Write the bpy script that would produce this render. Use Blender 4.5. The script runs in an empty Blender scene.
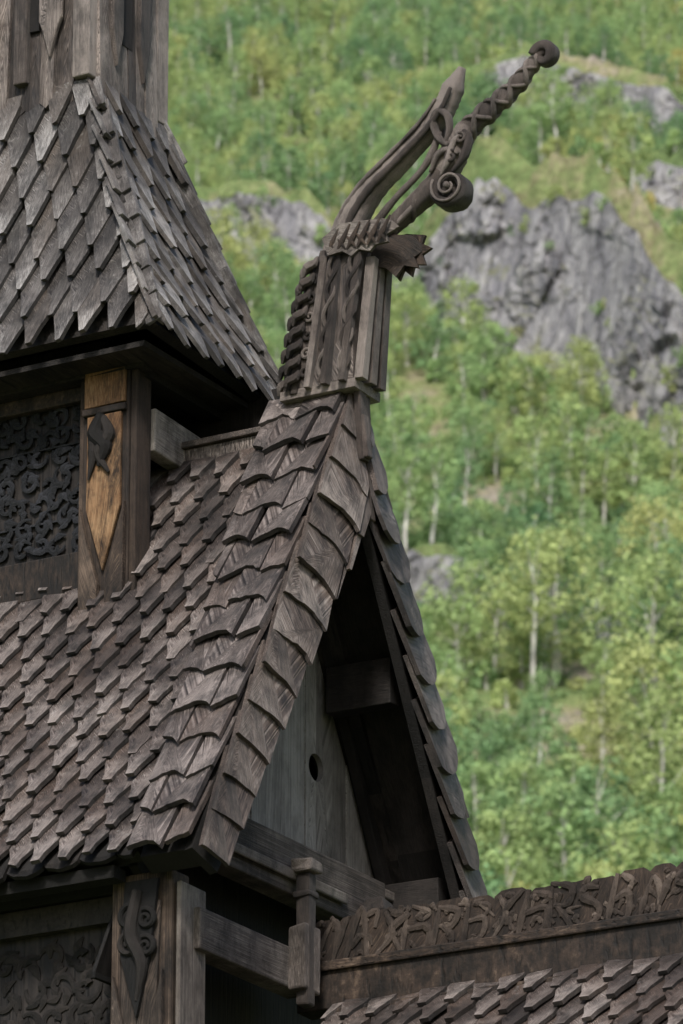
import bpy, math, random
import numpy as np
from mathutils import Vector, Matrix, noise
random.seed(7)
R = random.random
def U_(a,b): return random.uniform(a,b)
sc = bpy.context.scene

# ------------------------------------------------------------------ mesh builder
class MB:
    def __init__(s): s.v=[]; s.f=[]; s.uv=[]; s.c=[]
    def poly(s, pts, uvs, col):
        i=len(s.v); s.v.extend([tuple(p) for p in pts]); s.f.append(list(range(i,i+len(pts)))); s.uv.append(uvs); s.c.append(col)
    def obj(s, name, mat, parent=None, smooth=False, bevel=0):
        me=bpy.data.meshes.new(name); me.from_pydata(s.v,[],s.f)
        uvl=me.uv_layers.new(name='UVMap'); ca=me.color_attributes.new('tint','FLOAT_COLOR','CORNER')
        fu=[]; fc=[]
        for u,c in zip(s.uv,s.c):
            cc=c if isinstance(c,list) else [c]*len(u)
            for q,k in zip(u,cc): fu.extend((q[0],q[1])); fc.extend((k[0],k[1],k[2],1))
        uvl.data.foreach_set('uv',fu); ca.data.foreach_set('color',fc)
        if smooth: me.polygons.foreach_set('use_smooth',[True]*len(me.polygons))
        me.materials.append(mat); me.update()
        o=bpy.data.objects.new(name,me); sc.collection.objects.link(o)
        if parent: o.parent=parent
        if bevel or smooth:
            m=o.modifiers.new('weld','WELD'); m.merge_threshold=0.0002
        if bevel:
            m=o.modifiers.new('bevel','BEVEL'); m.width=bevel; m.segments=2; m.limit_method='ANGLE'; m.angle_limit=math.radians(50)
        return o
def tint(): return (R(),R(),.35)

def clip(poly, planes):
    for (nx,ny,c) in planes:
        out=[]
        n=len(poly)
        for i in range(n):
            p=poly[i]; q=poly[(i+1)%n]
            dp=nx*p[0]+ny*p[1]-c; dq=nx*q[0]+ny*q[1]-c
            if dp<=0: out.append(p)
            if (dp<0 and dq>0) or (dp>0 and dq<0):
                t=dp/(dp-dq); out.append((p[0]+(q[0]-p[0])*t,p[1]+(q[1]-p[1])*t))
        poly=out
        if len(poly)<3: return []
    return poly

def prism(mb, outline, mapf, ntop, nbot, col, uvo=None, swap=False, bf=None):
    if uvo is None: uvo=(R()*40,R()*40)
    uvf=(lambda p:(p[1]+uvo[0],p[0]+uvo[1])) if swap else (lambda p:(p[0]+uvo[0],p[1]+uvo[1]))
    T=[mapf(a,b,ntop(a,b)) for a,b in outline]; B=[mapf(a,b,nbot(a,b)) for a,b in outline]
    uv=[uvf(p) for p in outline]
    mb.poly(T,uv,[(col[0],col[1],bf(p[1])) for p in outline] if bf else col)
    mb.poly(B[::-1],uv[::-1],col)
    n=len(outline)
    for i in range(n):
        j=(i+1)%n
        e=(uv[i][0]+.013,uv[i][1]+.02); f=(uv[j][0]+.013,uv[j][1]+.02)
        mb.poly([T[j],T[i],B[i],B[j]],[uv[j],uv[i],e,f],col)

class Face:
    """planar quad face, corners CCW seen from outside: bottom-left, bottom-right, top-right, top-left"""
    def __init__(s, bl, br, tr, tl, sag=0.0):
        bl,br,tr,tl=[Vector(p) for p in (bl,br,tr,tl)]
        s.O=bl; s.A=(br-bl).normalized(); m=(tl+tr)/2-bl
        s.U=(m-s.A*m.dot(s.A)).normalized(); s.N=s.A.cross(s.U).normalized(); s.sag=sag
        f=lambda p:((p-bl).dot(s.A),(p-bl).dot(s.U))
        s.q=[f(bl),f(br),f(tr),f(tl)]; s.h=max(s.q[2][1],s.q[3][1]); s.w=s.q[1][0]
    def map(s,a,b,n):
        x=min(1,max(0,b/s.h)); 
        return s.O+s.A*a+s.U*b+s.N*(n-s.sag*4*x*(1-x))
    def planes(s, bottom=None, ml=0, mr=0):
        out=[]
        for k,m in ((1,mr),(2,0),(3,ml)):
            p=s.q[k]; r=s.q[(k+1)%4]; dx,dy=r[0]-p[0],r[1]-p[1]; L=math.hypot(dx,dy)
            if L<1e-5: continue
            nx,ny=dy/L,-dx/L; out.append((nx,ny,nx*p[0]+ny*p[1]+m))
        if bottom is not None: out.append((0,-1,-bottom))
        return out
    def deck(s, mb, t0=-.07, t1=-.002, nb=8):
        ys=[s.h*i/nb for i in range(nb+1)]
        for i in range(nb):
            o=clip([(-9,ys[i]),(9,ys[i]),(9,ys[i+1]),(-9,ys[i+1])], s.planes())
            if o: prism(mb,o,s.map,lambda a,b:t1,lambda a,b:t0,tint(),swap=True)

def shape_point(w,S,L,tip=.14,hh=.62):
    h=S*hh
    return [(-.5*w,L),(-.5*w,S*1.3),(-.5*w,h),(-.30*w,h*.52),(-tip*w,0),(tip*w,0),(.30*w,h*.52),(.5*w,h),(.5*w,S*1.3),(.5*w,L)]
def shape_step(w,S,L):
    h=S*.80
    return [(-.5*w,L),(-.5*w,S*1.3),(-.5*w,h),(-.24*w,h*.38),(-.18*w,0),(.18*w,0),(.24*w,h*.38),(.5*w,h),(.5*w,S*1.3),(.5*w,L)]
def shape_scallop(w,S,L,d=.075):
    pts=[(-.5*w,L)]
    n=10; sk=U_(-.012,.012)
    for i in range(n+1):
        x=-1+2*i/n
        q=d*(1-abs(x)**2.0)*(1+.2*math.sin(x*3+sk*50))
        pts.append((x*.5*w,q+sk*x))
    pts.append((.5*w,L)); return pts
def shape_round(w,S,L,d=.07):
    pts=[(-.5*w,L)]
    n=8
    for i in range(n+1):
        x=-1+2*i/n
        pts.append((x*.5*w, d*abs(x)**2.4))
    pts.append((.5*w,L)); return pts

def shingles(mb, F, w, S, L, shape, t=.018, jit=.01, over=.05, b0=0, stagger=True, ml=0, mr=0, wj=.12, lift=None, a_off=0, b_top=99, miss=0):
    lift=lift or t*L/S*1.12
    pl=F.planes(ml=ml,mr=mr)
    k=0
    while True:
        bb=b0-over+k*S
        if bb>min(F.h,b_top): break
        off=(k%2)*w*.5 if stagger else 0
        rowj=U_(-.006,.006); wob=R()*6
        i0=int(math.floor((min(p[0] for p in F.q)-w)/w)); i1=int(math.ceil((max(p[0] for p in F.q)+w)/w))
        for i in range(i0,i1+1):
            ac=i*w+off+a_off+U_(-jit,jit)*.5
            dq=U_(-jit,jit)*1.1+rowj+.006*math.sin(i*.8+wob); ww=w*(1-.03-R()*wj*.4); rot=U_(-.028,.028)
            if R()<.05: dq+=U_(-.02,.03)
            chip=R()<.13; cs=U_(-1,1)
            o=[]
            for (p,q) in shape(ww,S,L):
                p2=p+(U_(-.15,.15)*jit if q<L*.9 else 0); q2=q+(U_(-.4,.4)*jit if q<S else 0)
                if chip and q<S*.5 and p*cs>0: q2+=U_(.0,.022)
                o.append((ac+p2+rot*q2, bb+q2+dq))
            o=clip(o,pl)
            if len(o)<3: continue
            ar=abs(sum(o[i][0]*o[(i+1)%len(o)][1]-o[(i+1)%len(o)][0]*o[i][1] for i in range(len(o))))/2
            if ar<w*L*.03: continue
            nj=R()*t*.5; lf=lift*(1+U_(-.08,.24)); tw=U_(-.08,.08)
            bt=bb+dq
            tt=t*U_(.8,1.25)
            top=lambda a,b:tt+nj+lf*(1-(b-bt)/L)+tw*(a-ac)
            bot=lambda a,b:nj+lf*(1-(b-bt)/L)+tw*(a-ac)
            ex=U_(.7,1.0)
            prism(mb,o,F.map,top,bot,(R(),R(),.0),bf=lambda b:max(0,min(1,1.05-(b-bt)/(S*1.15)))*ex)  # paler toward the tip: bleached wood plus a painted edge highlight
        k+=1

def box(mb, mn, mx, grain='z', j=.003, col=None):
    col=col or tint()
    x0,y0,z0=mn; x1,y1,z1=mx
    P={}
    for i,x in enumerate((x0,x1)):
        for k,y in enumerate((y0,y1)):
            for l,z in enumerate((z0,z1)):
                P[(i,k,l)]=Vector((x+U_(-j,j),y+U_(-j,j),z+U_(-j,j)))
    gi='xyz'.index(grain); o=(R()*40,R()*40)
    def uv(p):
        oth=[p[m] for m in range(3) if m!=gi]
        return (oth[0]+oth[1]*.97+o[0],p[gi]+o[1])
    for f in ([(0,0,0),(1,0,0),(1,0,1),(0,0,1)],[(1,1,0),(0,1,0),(0,1,1),(1,1,1)],[(1,0,0),(1,1,0),(1,1,1),(1,0,1)],
              [(0,1,0),(0,0,0),(0,0,1),(0,1,1)],[(0,0,1),(1,0,1),(1,1,1),(0,1,1)],[(0,1,0),(1,1,0),(1,0,0),(0,0,0)]):
        pts=[P[q] for q in f]; mb.poly(pts,[uv(p) for p in pts],col)
def beam(mb,p0,p1,w,h,up=(0,0,1),col=None,j=.003):
    p0=Vector(p0);p1=Vector(p1);T=(p1-p0);L=T.length;T.normalize();up=Vector(up)
    S=T.cross(up).normalized(); W=S.cross(T).normalized(); col=col or tint(); o=(R()*40,R()*40)
    c=[(-.5,-.5),(.5,-.5),(.5,.5),(-.5,.5)]
    a=[p0+S*(x*w+U_(-j,j))+W*(y*h+U_(-j,j)) for x,y in c]; b=[p1+S*(x*w+U_(-j,j))+W*(y*h+U_(-j,j)) for x,y in c]
    d=0
    for i in range(4):
        k=(i+1)%4; e=(w if i%2==0 else h)
        mb.poly([a[i],a[k],b[k],b[i]],[(d+o[0],o[1]),(d+e+o[0],o[1]),(d+e+o[0],L+o[1]),(d+o[0],L+o[1])],col); d+=e
    uq=[(x*w+o[0],y*h*.2+o[1]) for x,y in c]
    mb.poly(a[::-1],uq[::-1],col); mb.poly(b,uq,col)

def cr(pts,n):
    P=[Vector(p) for p in pts]; P=[P[0]*2-P[1]]+P+[P[-1]*2-P[-2]]; out=[]
    for i in range(1,len(P)-2):
        for k in range(n):
            t=k/n
            out.append(.5*((2*P[i])+(-P[i-1]+P[i+1])*t+(2*P[i-1]-5*P[i]+4*P[i+1]-P[i+2])*t*t+(-P[i-1]+3*P[i]-3*P[i+1]+P[i+2])*t**3))
    out.append(P[-2]); return out
def tube(mb, path, rs, side=(0,1,0), flat=1.0, seg=8, col=None, square=0, rag=0):
    """rs: radii list (interpolated) in path plane; flat: ratio of radius along side"""
    col=col or tint(); side=Vector(side); n=len(path); rings=[]; o=(R()*40,R()*40); d=0; ds=[]
    for i,p in enumerate(path):
        T=(path[min(i+1,n-1)]-path[max(i-1,0)]).normalized()
        B=side-T*side.dot(T)
        if B.length<.05: B=T.orthogonal()
        B.normalize(); W=T.cross(B)
        x=i/(n-1)*(len(rs)-1); k=min(int(x),len(rs)-2) if len(rs)>1 else 0
        r=rs[k]+(rs[k+1]-rs[k])*(x-k) if len(rs)>1 else rs[0]
        r*=1+U_(-rag,rag)
        if i>0: d+=(p-path[i-1]).length
        ds.append(d)
        ring=[]
        for s_ in range(seg):
            a=2*math.pi*(s_+.5)/seg; ca,sa=math.cos(a),math.sin(a)
            if square: ca=math.copysign(abs(ca)**.6,ca); sa=math.copysign(abs(sa)**.6,sa)
            ring.append(p+W*(r*ca)+B*(r*flat*sa))
        rings.append(ring)
    for i in range(n-1):
        for s_ in range(seg):
            t_=(s_+1)%seg
            r0=.02*s_+o[0]; r1=.02*(s_+1)+o[0]
            mb.poly([rings[i][s_],rings[i][t_],rings[i+1][t_],rings[i+1][s_]],[(r0,ds[i]+o[1]),(r1,ds[i]+o[1]),(r1,ds[i+1]+o[1]),(r0,ds[i+1]+o[1])],col)
    for ring,rev in ((rings[0],True),(rings[-1],False)):
        rr=ring[::-1] if rev else ring
        mb.poly(rr,[(q*.01+o[0],o[1]) for q in range(seg)],col)
def rope(mb,path,Rr,r,turns,strands=2,side=(0,1,0),flat=1.0):
    side=Vector(side); n=len(path)
    for s_ in range(strands):
        pts=[]
        for i,p in enumerate(path):
            T=(path[min(i+1,n-1)]-path[max(i-1,0)]).normalized(); B=(side-T*side.dot(T)).normalized(); W=T.cross(B)
            x=i/(n-1); k=min(int(x*(len(Rr)-1)),len(Rr)-2); RR=Rr[k]+(Rr[k+1]-Rr[k])*(x*(len(Rr)-1)-k)
            a=2*math.pi*(turns*x+s_/strands); pts.append(p+W*(RR*math.cos(a))+B*(RR*flat*math.sin(a)))
        tube(mb,pts,r,seg=7,side=side)
def spiral(c,r0,r1,turns,X,Y,a0=0,n=30):
    c=Vector(c);X=Vector(X);Y=Vector(Y)
    return [c+(X*math.cos(a0+2*math.pi*turns*i/n)+Y*math.sin(a0+2*math.pi*turns*i/n))*(r0+(r1-r0)*i/n) for i in range(n+1)]

# ------------------------------------------------------------------ materials
def nt(name):
    m=bpy.data.materials.new(name); m.use_nodes=True; t=m.node_tree; b=t.nodes['Principled BSDF']; return m,t,b
def wood(name, dark, mid, light, gs=(75,5), lo=.36, hi=.64, rough=.72, spec=.35, warm=None, lichen=0, bump=.6, tone=.42, stain=.6, bleach_highlight=.0):
    m,t,b=nt(name); N=t.nodes; L=t.links
    uv=N.new('ShaderNodeUVMap'); uv.uv_map='UVMap'
    mp=N.new('ShaderNodeMapping'); mp.inputs['Scale'].default_value=(gs[0],gs[1],1); L.new(uv.outputs[0],mp.inputs[0])
    g=N.new('ShaderNodeTexNoise'); g.inputs['Scale'].default_value=1; g.inputs['Detail'].default_value=5; g.inputs['Roughness'].default_value=.65; L.new(mp.outputs[0],g.inputs[0])
    tc=N.new('ShaderNodeTexCoord')
    p=N.new('ShaderNodeTexNoise'); p.inputs['Scale'].default_value=2.3; p.inputs['Detail'].default_value=7; p.inputs['Roughness'].default_value=.65; L.new(tc.outputs['Object'],p.inputs[0])
    at=N.new('ShaderNodeAttribute'); at.attribute_name='tint'; se=N.new('ShaderNodeSeparateColor'); L.new(at.outputs['Color'],se.inputs[0])
    def mth(op,a,b_,c=None):
        n=N.new('ShaderNodeMath'); n.operation=op
        for i,x in enumerate((a,b_,c)):
            if x is None: continue
            if isinstance(x,(int,float)): n.inputs[i].default_value=x
            else: L.new(x,n.inputs[i])
        return n.outputs[0]
    f=mth('MULTIPLY',g.outputs[0],.62)
    f=mth('MULTIPLY_ADD',p.outputs[0],.5,f)
    f=mth('MULTIPLY_ADD',se.outputs[0],tone*.5,f)
    if bleach_highlight: f=mth('MULTIPLY_ADD',se.outputs[2],bleach_highlight,f); f=mth('SUBTRACT',f,bleach_highlight*.42)  # tip bleaching, with edge highlights put into the colour
    f=mth('SUBTRACT',f,.06+tone*.25)
    cr_=N.new('ShaderNodeValToRGB'); e=cr_.color_ramp.elements; e[0].position=lo; e[0].color=(*dark,1); e[1].position=hi; e[1].color=(*light,1)
    x=cr_.color_ramp.elements.new((lo+hi)/2); x.color=(*mid,1); L.new(f,cr_.inputs[0]); col=cr_.outputs[0]
    if warm:
        mx=N.new('ShaderNodeMix'); mx.data_type='RGBA'; mx.blend_type='MIX'
        w=mth('GREATER_THAN',se.outputs[1],.76); w=mth('MULTIPLY',w,.35); w=mth('MULTIPLY',w,p.outputs[0]); L.new(w,mx.inputs[0]); L.new(col,mx.inputs[6]); mx.inputs[7].default_value=(*warm,1); col=mx.outputs[2]
    mp2=N.new('ShaderNodeMapping'); mp2.inputs['Scale'].default_value=(gs[0]*1.5,gs[1]*.5,1); L.new(uv.outputs[0],mp2.inputs[0])
    k=N.new('ShaderNodeTexNoise'); k.inputs['Scale'].default_value=1; k.inputs['Detail'].default_value=3; L.new(mp2.outputs[0],k.inputs[0])
    kr=N.new('ShaderNodeMapRange'); kr.inputs[1].default_value=.30; kr.inputs[2].default_value=.44; kr.inputs[3].default_value=.2; kr.inputs[4].default_value=1; L.new(k.outputs[0],kr.inputs[0])
    mu=N.new('ShaderNodeMix'); mu.data_type='RGBA'; mu.blend_type='MULTIPLY'; mu.inputs[0].default_value=1; L.new(col,mu.inputs[6]); L.new(kr.outputs[0],mu.inputs[7]); col=mu.outputs[2]
    if lichen:
        l=N.new('ShaderNodeTexNoise'); l.inputs['Scale'].default_value=38; l.inputs['Detail'].default_value=5; l.inputs['Roughness'].default_value=.7; L.new(tc.outputs['Object'],l.inputs[0])
        lr=N.new('ShaderNodeMapRange'); lr.inputs[1].default_value=.56; lr.inputs[2].default_value=.68; L.new(l.outputs[0],lr.inputs[0])
        q=N.new('ShaderNodeMapRange'); q.inputs[1].default_value=.42; q.inputs[2].default_value=.62; L.new(p.outputs[0],q.inputs[0])
        a=mth('MULTIPLY',lr.outputs[0],q.outputs[0]); a=mth('MULTIPLY',a,lichen)
        ml=N.new('ShaderNodeMix'); ml.data_type='RGBA'; L.new(a,ml.inputs[0]); L.new(col,ml.inputs[6]); ml.inputs[7].default_value=(.40,.39,.37,1); col=ml.outputs[2]
    if stain:
        mp3=N.new('ShaderNodeMapping'); mp3.inputs['Scale'].default_value=(9,9,3.5); L.new(tc.outputs['Object'],mp3.inputs[0])
        s=N.new('ShaderNodeTexNoise'); s.inputs['Scale'].default_value=1; s.inputs['Detail'].default_value=8; s.inputs['Roughness'].default_value=.75; L.new(mp3.outputs[0],s.inputs[0])
        sr=N.new('ShaderNodeMapRange'); sr.inputs[1].default_value=.36; sr.inputs[2].default_value=.54; sr.inputs[3].default_value=1-stain; sr.inputs[4].default_value=1; L.new(s.outputs[0],sr.inputs[0])
        ms=N.new('ShaderNodeMix'); ms.data_type='RGBA'; ms.blend_type='MULTIPLY'; ms.inputs[0].default_value=1; L.new(col,ms.inputs[6]); L.new(sr.outputs[0],ms.inputs[7]); col=ms.outputs[2]
    L.new(col,b.inputs['Base Color']); 
    rr=N.new('ShaderNodeMapRange'); rr.inputs[3].default_value=rough-.15; rr.inputs[4].default_value=min(1,rough+.15); L.new(g.outputs[0],rr.inputs[0]); L.new(rr.outputs[0],b.inputs['Roughness'])
    b.inputs['Specular IOR Level'].default_value=spec
    bs=mth('MULTIPLY_ADD',kr.outputs[0],.6,g.outputs[0])
    bp=N.new('ShaderNodeBump'); bp.inputs['Strength'].default_value=bump; bp.inputs['Distance'].default_value=.008; L.new(bs,bp.inputs['Height']); L.new(bp.outputs[0],b.inputs['Normal'])
    return m
M_tower = wood('weathered_grey_shingle',(.022,.018,.016),(.13,.115,.107),(.50,.475,.46),lichen=.8,rough=.55,spec=.5,warm=(.14,.09,.05),tone=.28,bleach_highlight=.15,bump=.8,stain=.7)
M_main  = wood('brown_grey_shingle',(.014,.010,.009),(.082,.062,.054),(.34,.29,.265),lichen=.45,rough=.55,spec=.5,warm=(.12,.065,.036),tone=.26,bleach_highlight=.15,bump=.8,stain=.7)
M_hood  = wood('dark_brown_shingle',(.018,.013,.012),(.080,.062,.055),(.26,.218,.20),rough=.55,spec=.5,gs=(60,5),tone=.26,bleach_highlight=.12,warm=(.12,.065,.036),bump=.8,lichen=.2,stain=.7)
M_barge = wood('barge_shingle',(.028,.020,.016),(.12,.090,.075),(.33,.28,.25),rough=.6,spec=.45,gs=(60,4),tone=.3,bleach_highlight=.12,bump=.8,stain=.7)
M_tar   = wood('tarred_wood',(.004,.0035,.003),(.011,.009,.008),(.032,.026,.023),rough=.65,spec=.3,tone=.5)
M_panel = wood('tarred_panel',(.004,.0045,.006),(.010,.011,.014),(.027,.028,.035),rough=.55,spec=.35,gs=(6,60),stain=.8)
M_grey  = wood('silver_grey_planks',(.09,.08,.073),(.25,.23,.213),(.38,.36,.34),gs=(45,2),tone=.35,lo=.26,hi=.72,stain=.35,bump=.5)
M_beam  = wood('weathered_beam',(.04,.031,.026),(.16,.135,.118),(.37,.33,.295),gs=(70,4),tone=.4)
M_pine  = wood('amber_pine',(.03,.013,.006),(.17,.085,.037),(.39,.25,.135),gs=(60,3),lo=.34,hi=.72,tone=.35,stain=.9)
M_post  = wood('brown_post',(.010,.007,.005),(.044,.029,.021),(.155,.11,.08),gs=(60,3),tone=.3,stain=.8)
M_dragon= wood('dragon_wood',(.018,.013,.011),(.094,.072,.060),(.33,.28,.25),gs=(70,6),tone=.45,rough=.58,spec=.45,bump=.9)
M_crest = wood('crest_wood',(.018,.013,.010),(.075,.055,.043),(.21,.165,.135),gs=(50,5),tone=.3,stain=.7)

# ------------------------------------------------------------------ church frame
PEAK=Vector((.0425,23.27,10.75)); ROT=Matrix.Rotation(math.radians(-30),4,'Z')
def empty(name):
    e=bpy.data.objects.new(name,None); sc.collection.objects.link(e); e.matrix_world=Matrix.Translation(PEAK)@ROT; e.empty_display_size=.3; return e
church=empty('stave_church')

# main roof
EV,EZ=-1.44,-2.74
mb=MB(); dk=MB()
FL=Face((-2.9,EV,EZ),(-.30,EV,EZ),(-.30,-.02,-.30),(-2.9,-.02,-.30),sag=.03)
FR=Face((-.30,-EV,EZ),(-2.9,-EV,EZ),(-2.9,.02,-.30),(-.30,.02,-.30),sag=.03)
for F in (FL,FR):
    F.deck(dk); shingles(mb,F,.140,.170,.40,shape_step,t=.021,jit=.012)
mb.obj('main_roof_shingles',M_main,church)
mb=MB()
for F in (FL,FR):
    shingles(mb,F,.20,.5,.22,lambda w,S,L:shape_round(w,S,L,.035),t=.022,over=.075,stagger=False,b_top=.0,lift=.001,jit=.012)
mb.obj('eave_drip_boards',M_tar,church)
mb=MB()
box(mb,(-.97,-.075,-.47),(-.42,-.02,-.20),'x'); box(mb,(-.97,-.10,-.20),(-.42,.06,-.165),'x'); box(mb,(-.97,-.097,-.40),(-.42,-.078,-.36),'x')
mb.obj('ridge_board',M_dragon,church,bevel=.006)

# gable hood (raised verge band)
HV,HZ=-1.47,-2.78
hl=Face((-.27,HV,HZ),(.02,HV,HZ),(.02,0,-.05),(-.42,0,-.05)); hr=Face((.02,-HV,HZ),(-.27,-HV,HZ),(-.42,0,-.05),(.02,0,-.05))
mb=MB()
for F in (hl,hr):
    F.deck(dk,t0=-.12)
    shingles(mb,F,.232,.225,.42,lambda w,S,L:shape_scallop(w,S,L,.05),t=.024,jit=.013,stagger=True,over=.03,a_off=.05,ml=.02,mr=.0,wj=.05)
mb.obj('gable_verge_shingles',M_hood,church)
inw=Vector((0,.888,-.46))
Wb=.31
ob=Vector((.02,HV-.012,HZ)); ib=ob+inw*.18+Vector((.04,0,0)); tz=-.05-Wb/.46
bl_=Face(ob,ib,(.06,0,tz),(.02,0,-.0))
mir=lambda v:Vector((v[0],-v[1],v[2]))
ob2=Vector((.0,HV-.012,HZ)); ib2=ob2+inw*Wb+Vector((.09,0,0))
br_=Face(mir(ib2),mir(ob2),(0,0,-.03),(.09,0,tz))
mb=MB()
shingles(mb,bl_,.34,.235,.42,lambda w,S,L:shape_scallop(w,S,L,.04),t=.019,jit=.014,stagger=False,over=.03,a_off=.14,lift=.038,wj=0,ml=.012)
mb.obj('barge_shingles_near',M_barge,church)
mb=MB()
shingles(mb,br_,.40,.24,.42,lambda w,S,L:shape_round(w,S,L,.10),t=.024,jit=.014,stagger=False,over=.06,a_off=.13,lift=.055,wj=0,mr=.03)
mb.obj('barge_shingles_far',M_hood,church)
for F in (bl_,br_): F.deck(dk,t0=-.05)
mb=MB()
beam(mb,(.07,-.03,.02),(.095,-.03,-.44),.07,.035,up=(1,0,0)); beam(mb,(.06,.03,.02),(.10,.03,-.74),.055,.035,up=(1,0,0)); beam(mb,(.10,-.035,-.2),(.125,-.035,-.43),.055,.03,up=(1,0,0))
mb.obj('gable_apex_board',M_barge,church,bevel=.006)

# gable wall planks (recessed)
mb=MB(); WU=-.45
def wm(a,b,n): return Vector((WU+n,a,b))
hy,hz,hr_=.43,-1.82,.072
a=-1.36
edges=[]
while a<1.3:
    w=U_(.14,.20); 
    if a<hy<a+w: w=hy-a
    edges.append((a,a+w)); a+=w
for (a0,a1) in edges:
    o=[(a0+.002,-2.5)]
    o.append((a1-.002,-2.5))
    n0=U_(0,.012)
    if abs(a1-hy)<1e-6: o+=[(hy+ -hr_*math.sin(t)*1, hz-hr_*math.cos(t)) for t in [math.pi*i/10 for i in range(11)]]; n0=.006
    o.append((a1-.002,0)); o.append((a0+.002,0))
    if abs(a0-hy)<1e-6: o+=[(hy+hr_*math.sin(t), hz+hr_*math.cos(t)) for t in [math.pi*i/10 for i in range(11)]]; n0=.006
    o=clip(o,[(-.888,.46,-.14),(.888,.46,-.14)])
    if len(o)<3: continue
    prism(mb,o,wm,lambda a,b:n0,lambda a,b:n0-.03,tint())
mb.obj('gable_plank_wall',M_grey,church)
mb=MB()
for sg in (1,-1):
    p1=Vector((WU+.06,sg*.02,-.30)); p2=Vector((WU+.06,sg*1.30,-2.80)); beam(mb,p1,p2,.05,.10,up=(0,sg*.888,.46))
    beam(mb,(-.40,sg*.50,-1.42),(-.03,sg*.50,-1.42),.10,.24); beam(mb,(-.40,sg*.98,-2.42),(-.03,sg*.98,-2.42),.10,.20)
o=clip([(-1.4,-3.3),(1.4,-3.3),(1.4,0),(-1.4,0)],[(-.888,.46,-.26),(.888,.46,-.26)])
prism(mb,o,wm,lambda a,b:-.10,lambda a,b:-.12,tint())
box(mb,(-.46,-1.1,-3.9),(-.43,1.1,-2.5),'z')
beam(mb,(-.36,-.3,-1.52),(-.36,-.27,-1.52),.05,.05)
mb.obj('gable_rafters_and_purlins',M_tar,church,bevel=.005)

# gable foot beams
mb=MB()
beam(mb,(-.22,-1.16,-2.55),(-.22,.62,-2.55),.13,.28); beam(mb,(-.20,-1.16,-3.06),(-.20,-.14,-3.06),.13,.20)
beam(mb,(-.36,-1.12,-2.39),(-.36,1.1,-2.39),.16,.05); beam(mb,(-.13,-1.0,-2.60),(-.135,.2,-2.60),.02,.05)
mb.obj('gable_foot_beams',M_beam,church,bevel=.01)
mb=MB()
for (v,z0,z1,s) in ((-.28,-3.25,-2.60,.075),(.42,-3.1,-2.63,.075)):
    box(mb,(-.12,v-s/2,z0),(-.12+s,v+s/2,z1),'z',j=.006)
    box(mb,(-.14,v-s*.85,z1+.001),(-.12+s*1.3,v+s*.85,z1+.07),'y',j=.012)
    box(mb,(-.13,v-s*.7,z1-.12),(-.12+s*1.1,v+s*.7,z1-.085),'y',j=.008)
box(mb,(-.14,-.355,-3.18),(-.04,-.20,-2.86),'z',j=.01)
mb.obj('ridge_end_posts',M_dragon,church,bevel=.012)

# lower corner post and lower wall
mb=MB()
box(mb,(-.53,-1.30,-6.0),(-.20,-1.14,-2.80),'z'); 
mb.obj('corner_post',M_post,church,bevel=.012)
mb=MB()
box(mb,(-.19,-1.28,-6.0),(-.165,-1.05,-2.86),'z')
mb.obj('corner_post_side_board',M_beam,church,bevel=.005)
def fm(v0): return lambda a,b,n:Vector((a,v0-n,b))
mb=MB()
prism(mb,[(-.46,-2.95),(-.46,-3.5),(-.36,-3.9),(-.27,-3.5),(-.25,-2.95)][::-1],fm(-1.302),lambda a,b:.02,lambda a,b:0,(.2,.1,.2))
prism(mb,[(-.50,-3.28),(-.50,-4.6),(-.40,-4.6),(-.43,-3.55)],fm(-1.303),lambda a,b:.035,lambda a,b:0,(.2,.1,.2))
prism(mb,[(-.23,-3.28),(-.29,-3.55),(-.33,-4.6),(-.23,-4.6)],fm(-1.303),lambda a,b:.035,lambda a,b:0,(.2,.1,.2))
mb.obj('corner_post_inlay',M_crest,church,bevel=.006)
X=(1,0,0);Z=(0,0,1)
mb=MB()
prism(mb,[(-.43,-2.85),(-.45,-3.2),(-.36,-3.5),(-.29,-3.2),(-.25,-2.85)][::-1],fm(-1.325),lambda a,b:.02,lambda a,b:0,tint())
for k in range(2):
    z=-3.02-.13*k
    tube(mb,spiral((-.40,-1.345,z),.06,.015,1.4,X,Z,a0=1.2),[.015,.014,.01],flat=1.2)
    tube(mb,spiral((-.31,-1.345,z-.02),.05,.012,-1.4,X,Z,a0=2.0),[.015,.014,.01],flat=1.2)
tube(mb,cr([(-.36,-1.34,-2.9),(-.39,-1.35,-3.1),(-.33,-1.35,-3.25),(-.36,-1.34,-3.42)],6),[.03,.035,.03,.01])
mb.obj('corner_post_knotwork',M_tar,church)

def scroll_panel(mb,P0,A,Uu,N,w,h,cell=.15,r=.0135,fl=.5):
    P0=Vector(P0);A=Vector(A);Uu=Vector(Uu);N=Vector(N)
    nx=int(w/cell); ny=int(h/cell)
    for i in range(nx):
        for k in range(ny):
            c=P0+A*((i+.5+.25*(k%2))*w/nx+U_(-.02,.02))+Uu*((k+.5)*h/ny+U_(-.02,.02))+N*U_(0,.004)
            s_=1 if R()<.5 else -1; a0=R()*6.28
            tube(mb,spiral(c,cell*U_(.45,.62),cell*.15,U_(.6,1.1)*s_,A,Uu,a0=a0,n=16),[r*.6,r*1.5,r*1.1,r*1.8],side=N,flat=fl,seg=6)
            for q in range(3):
                a=R()*6.28; e=c+(A*math.cos(a)+Uu*math.sin(a))*cell*.72
                m=c+(A*math.cos(a+.5)+Uu*math.sin(a+.5))*cell*.42
                tube(mb,cr([c+(A*math.cos(a+1.3)+Uu*math.sin(a+1.3))*cell*.15,m,e],4),[r*.5,r*2.0,r*.3],side=N,flat=fl*.8,seg=6)
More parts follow.
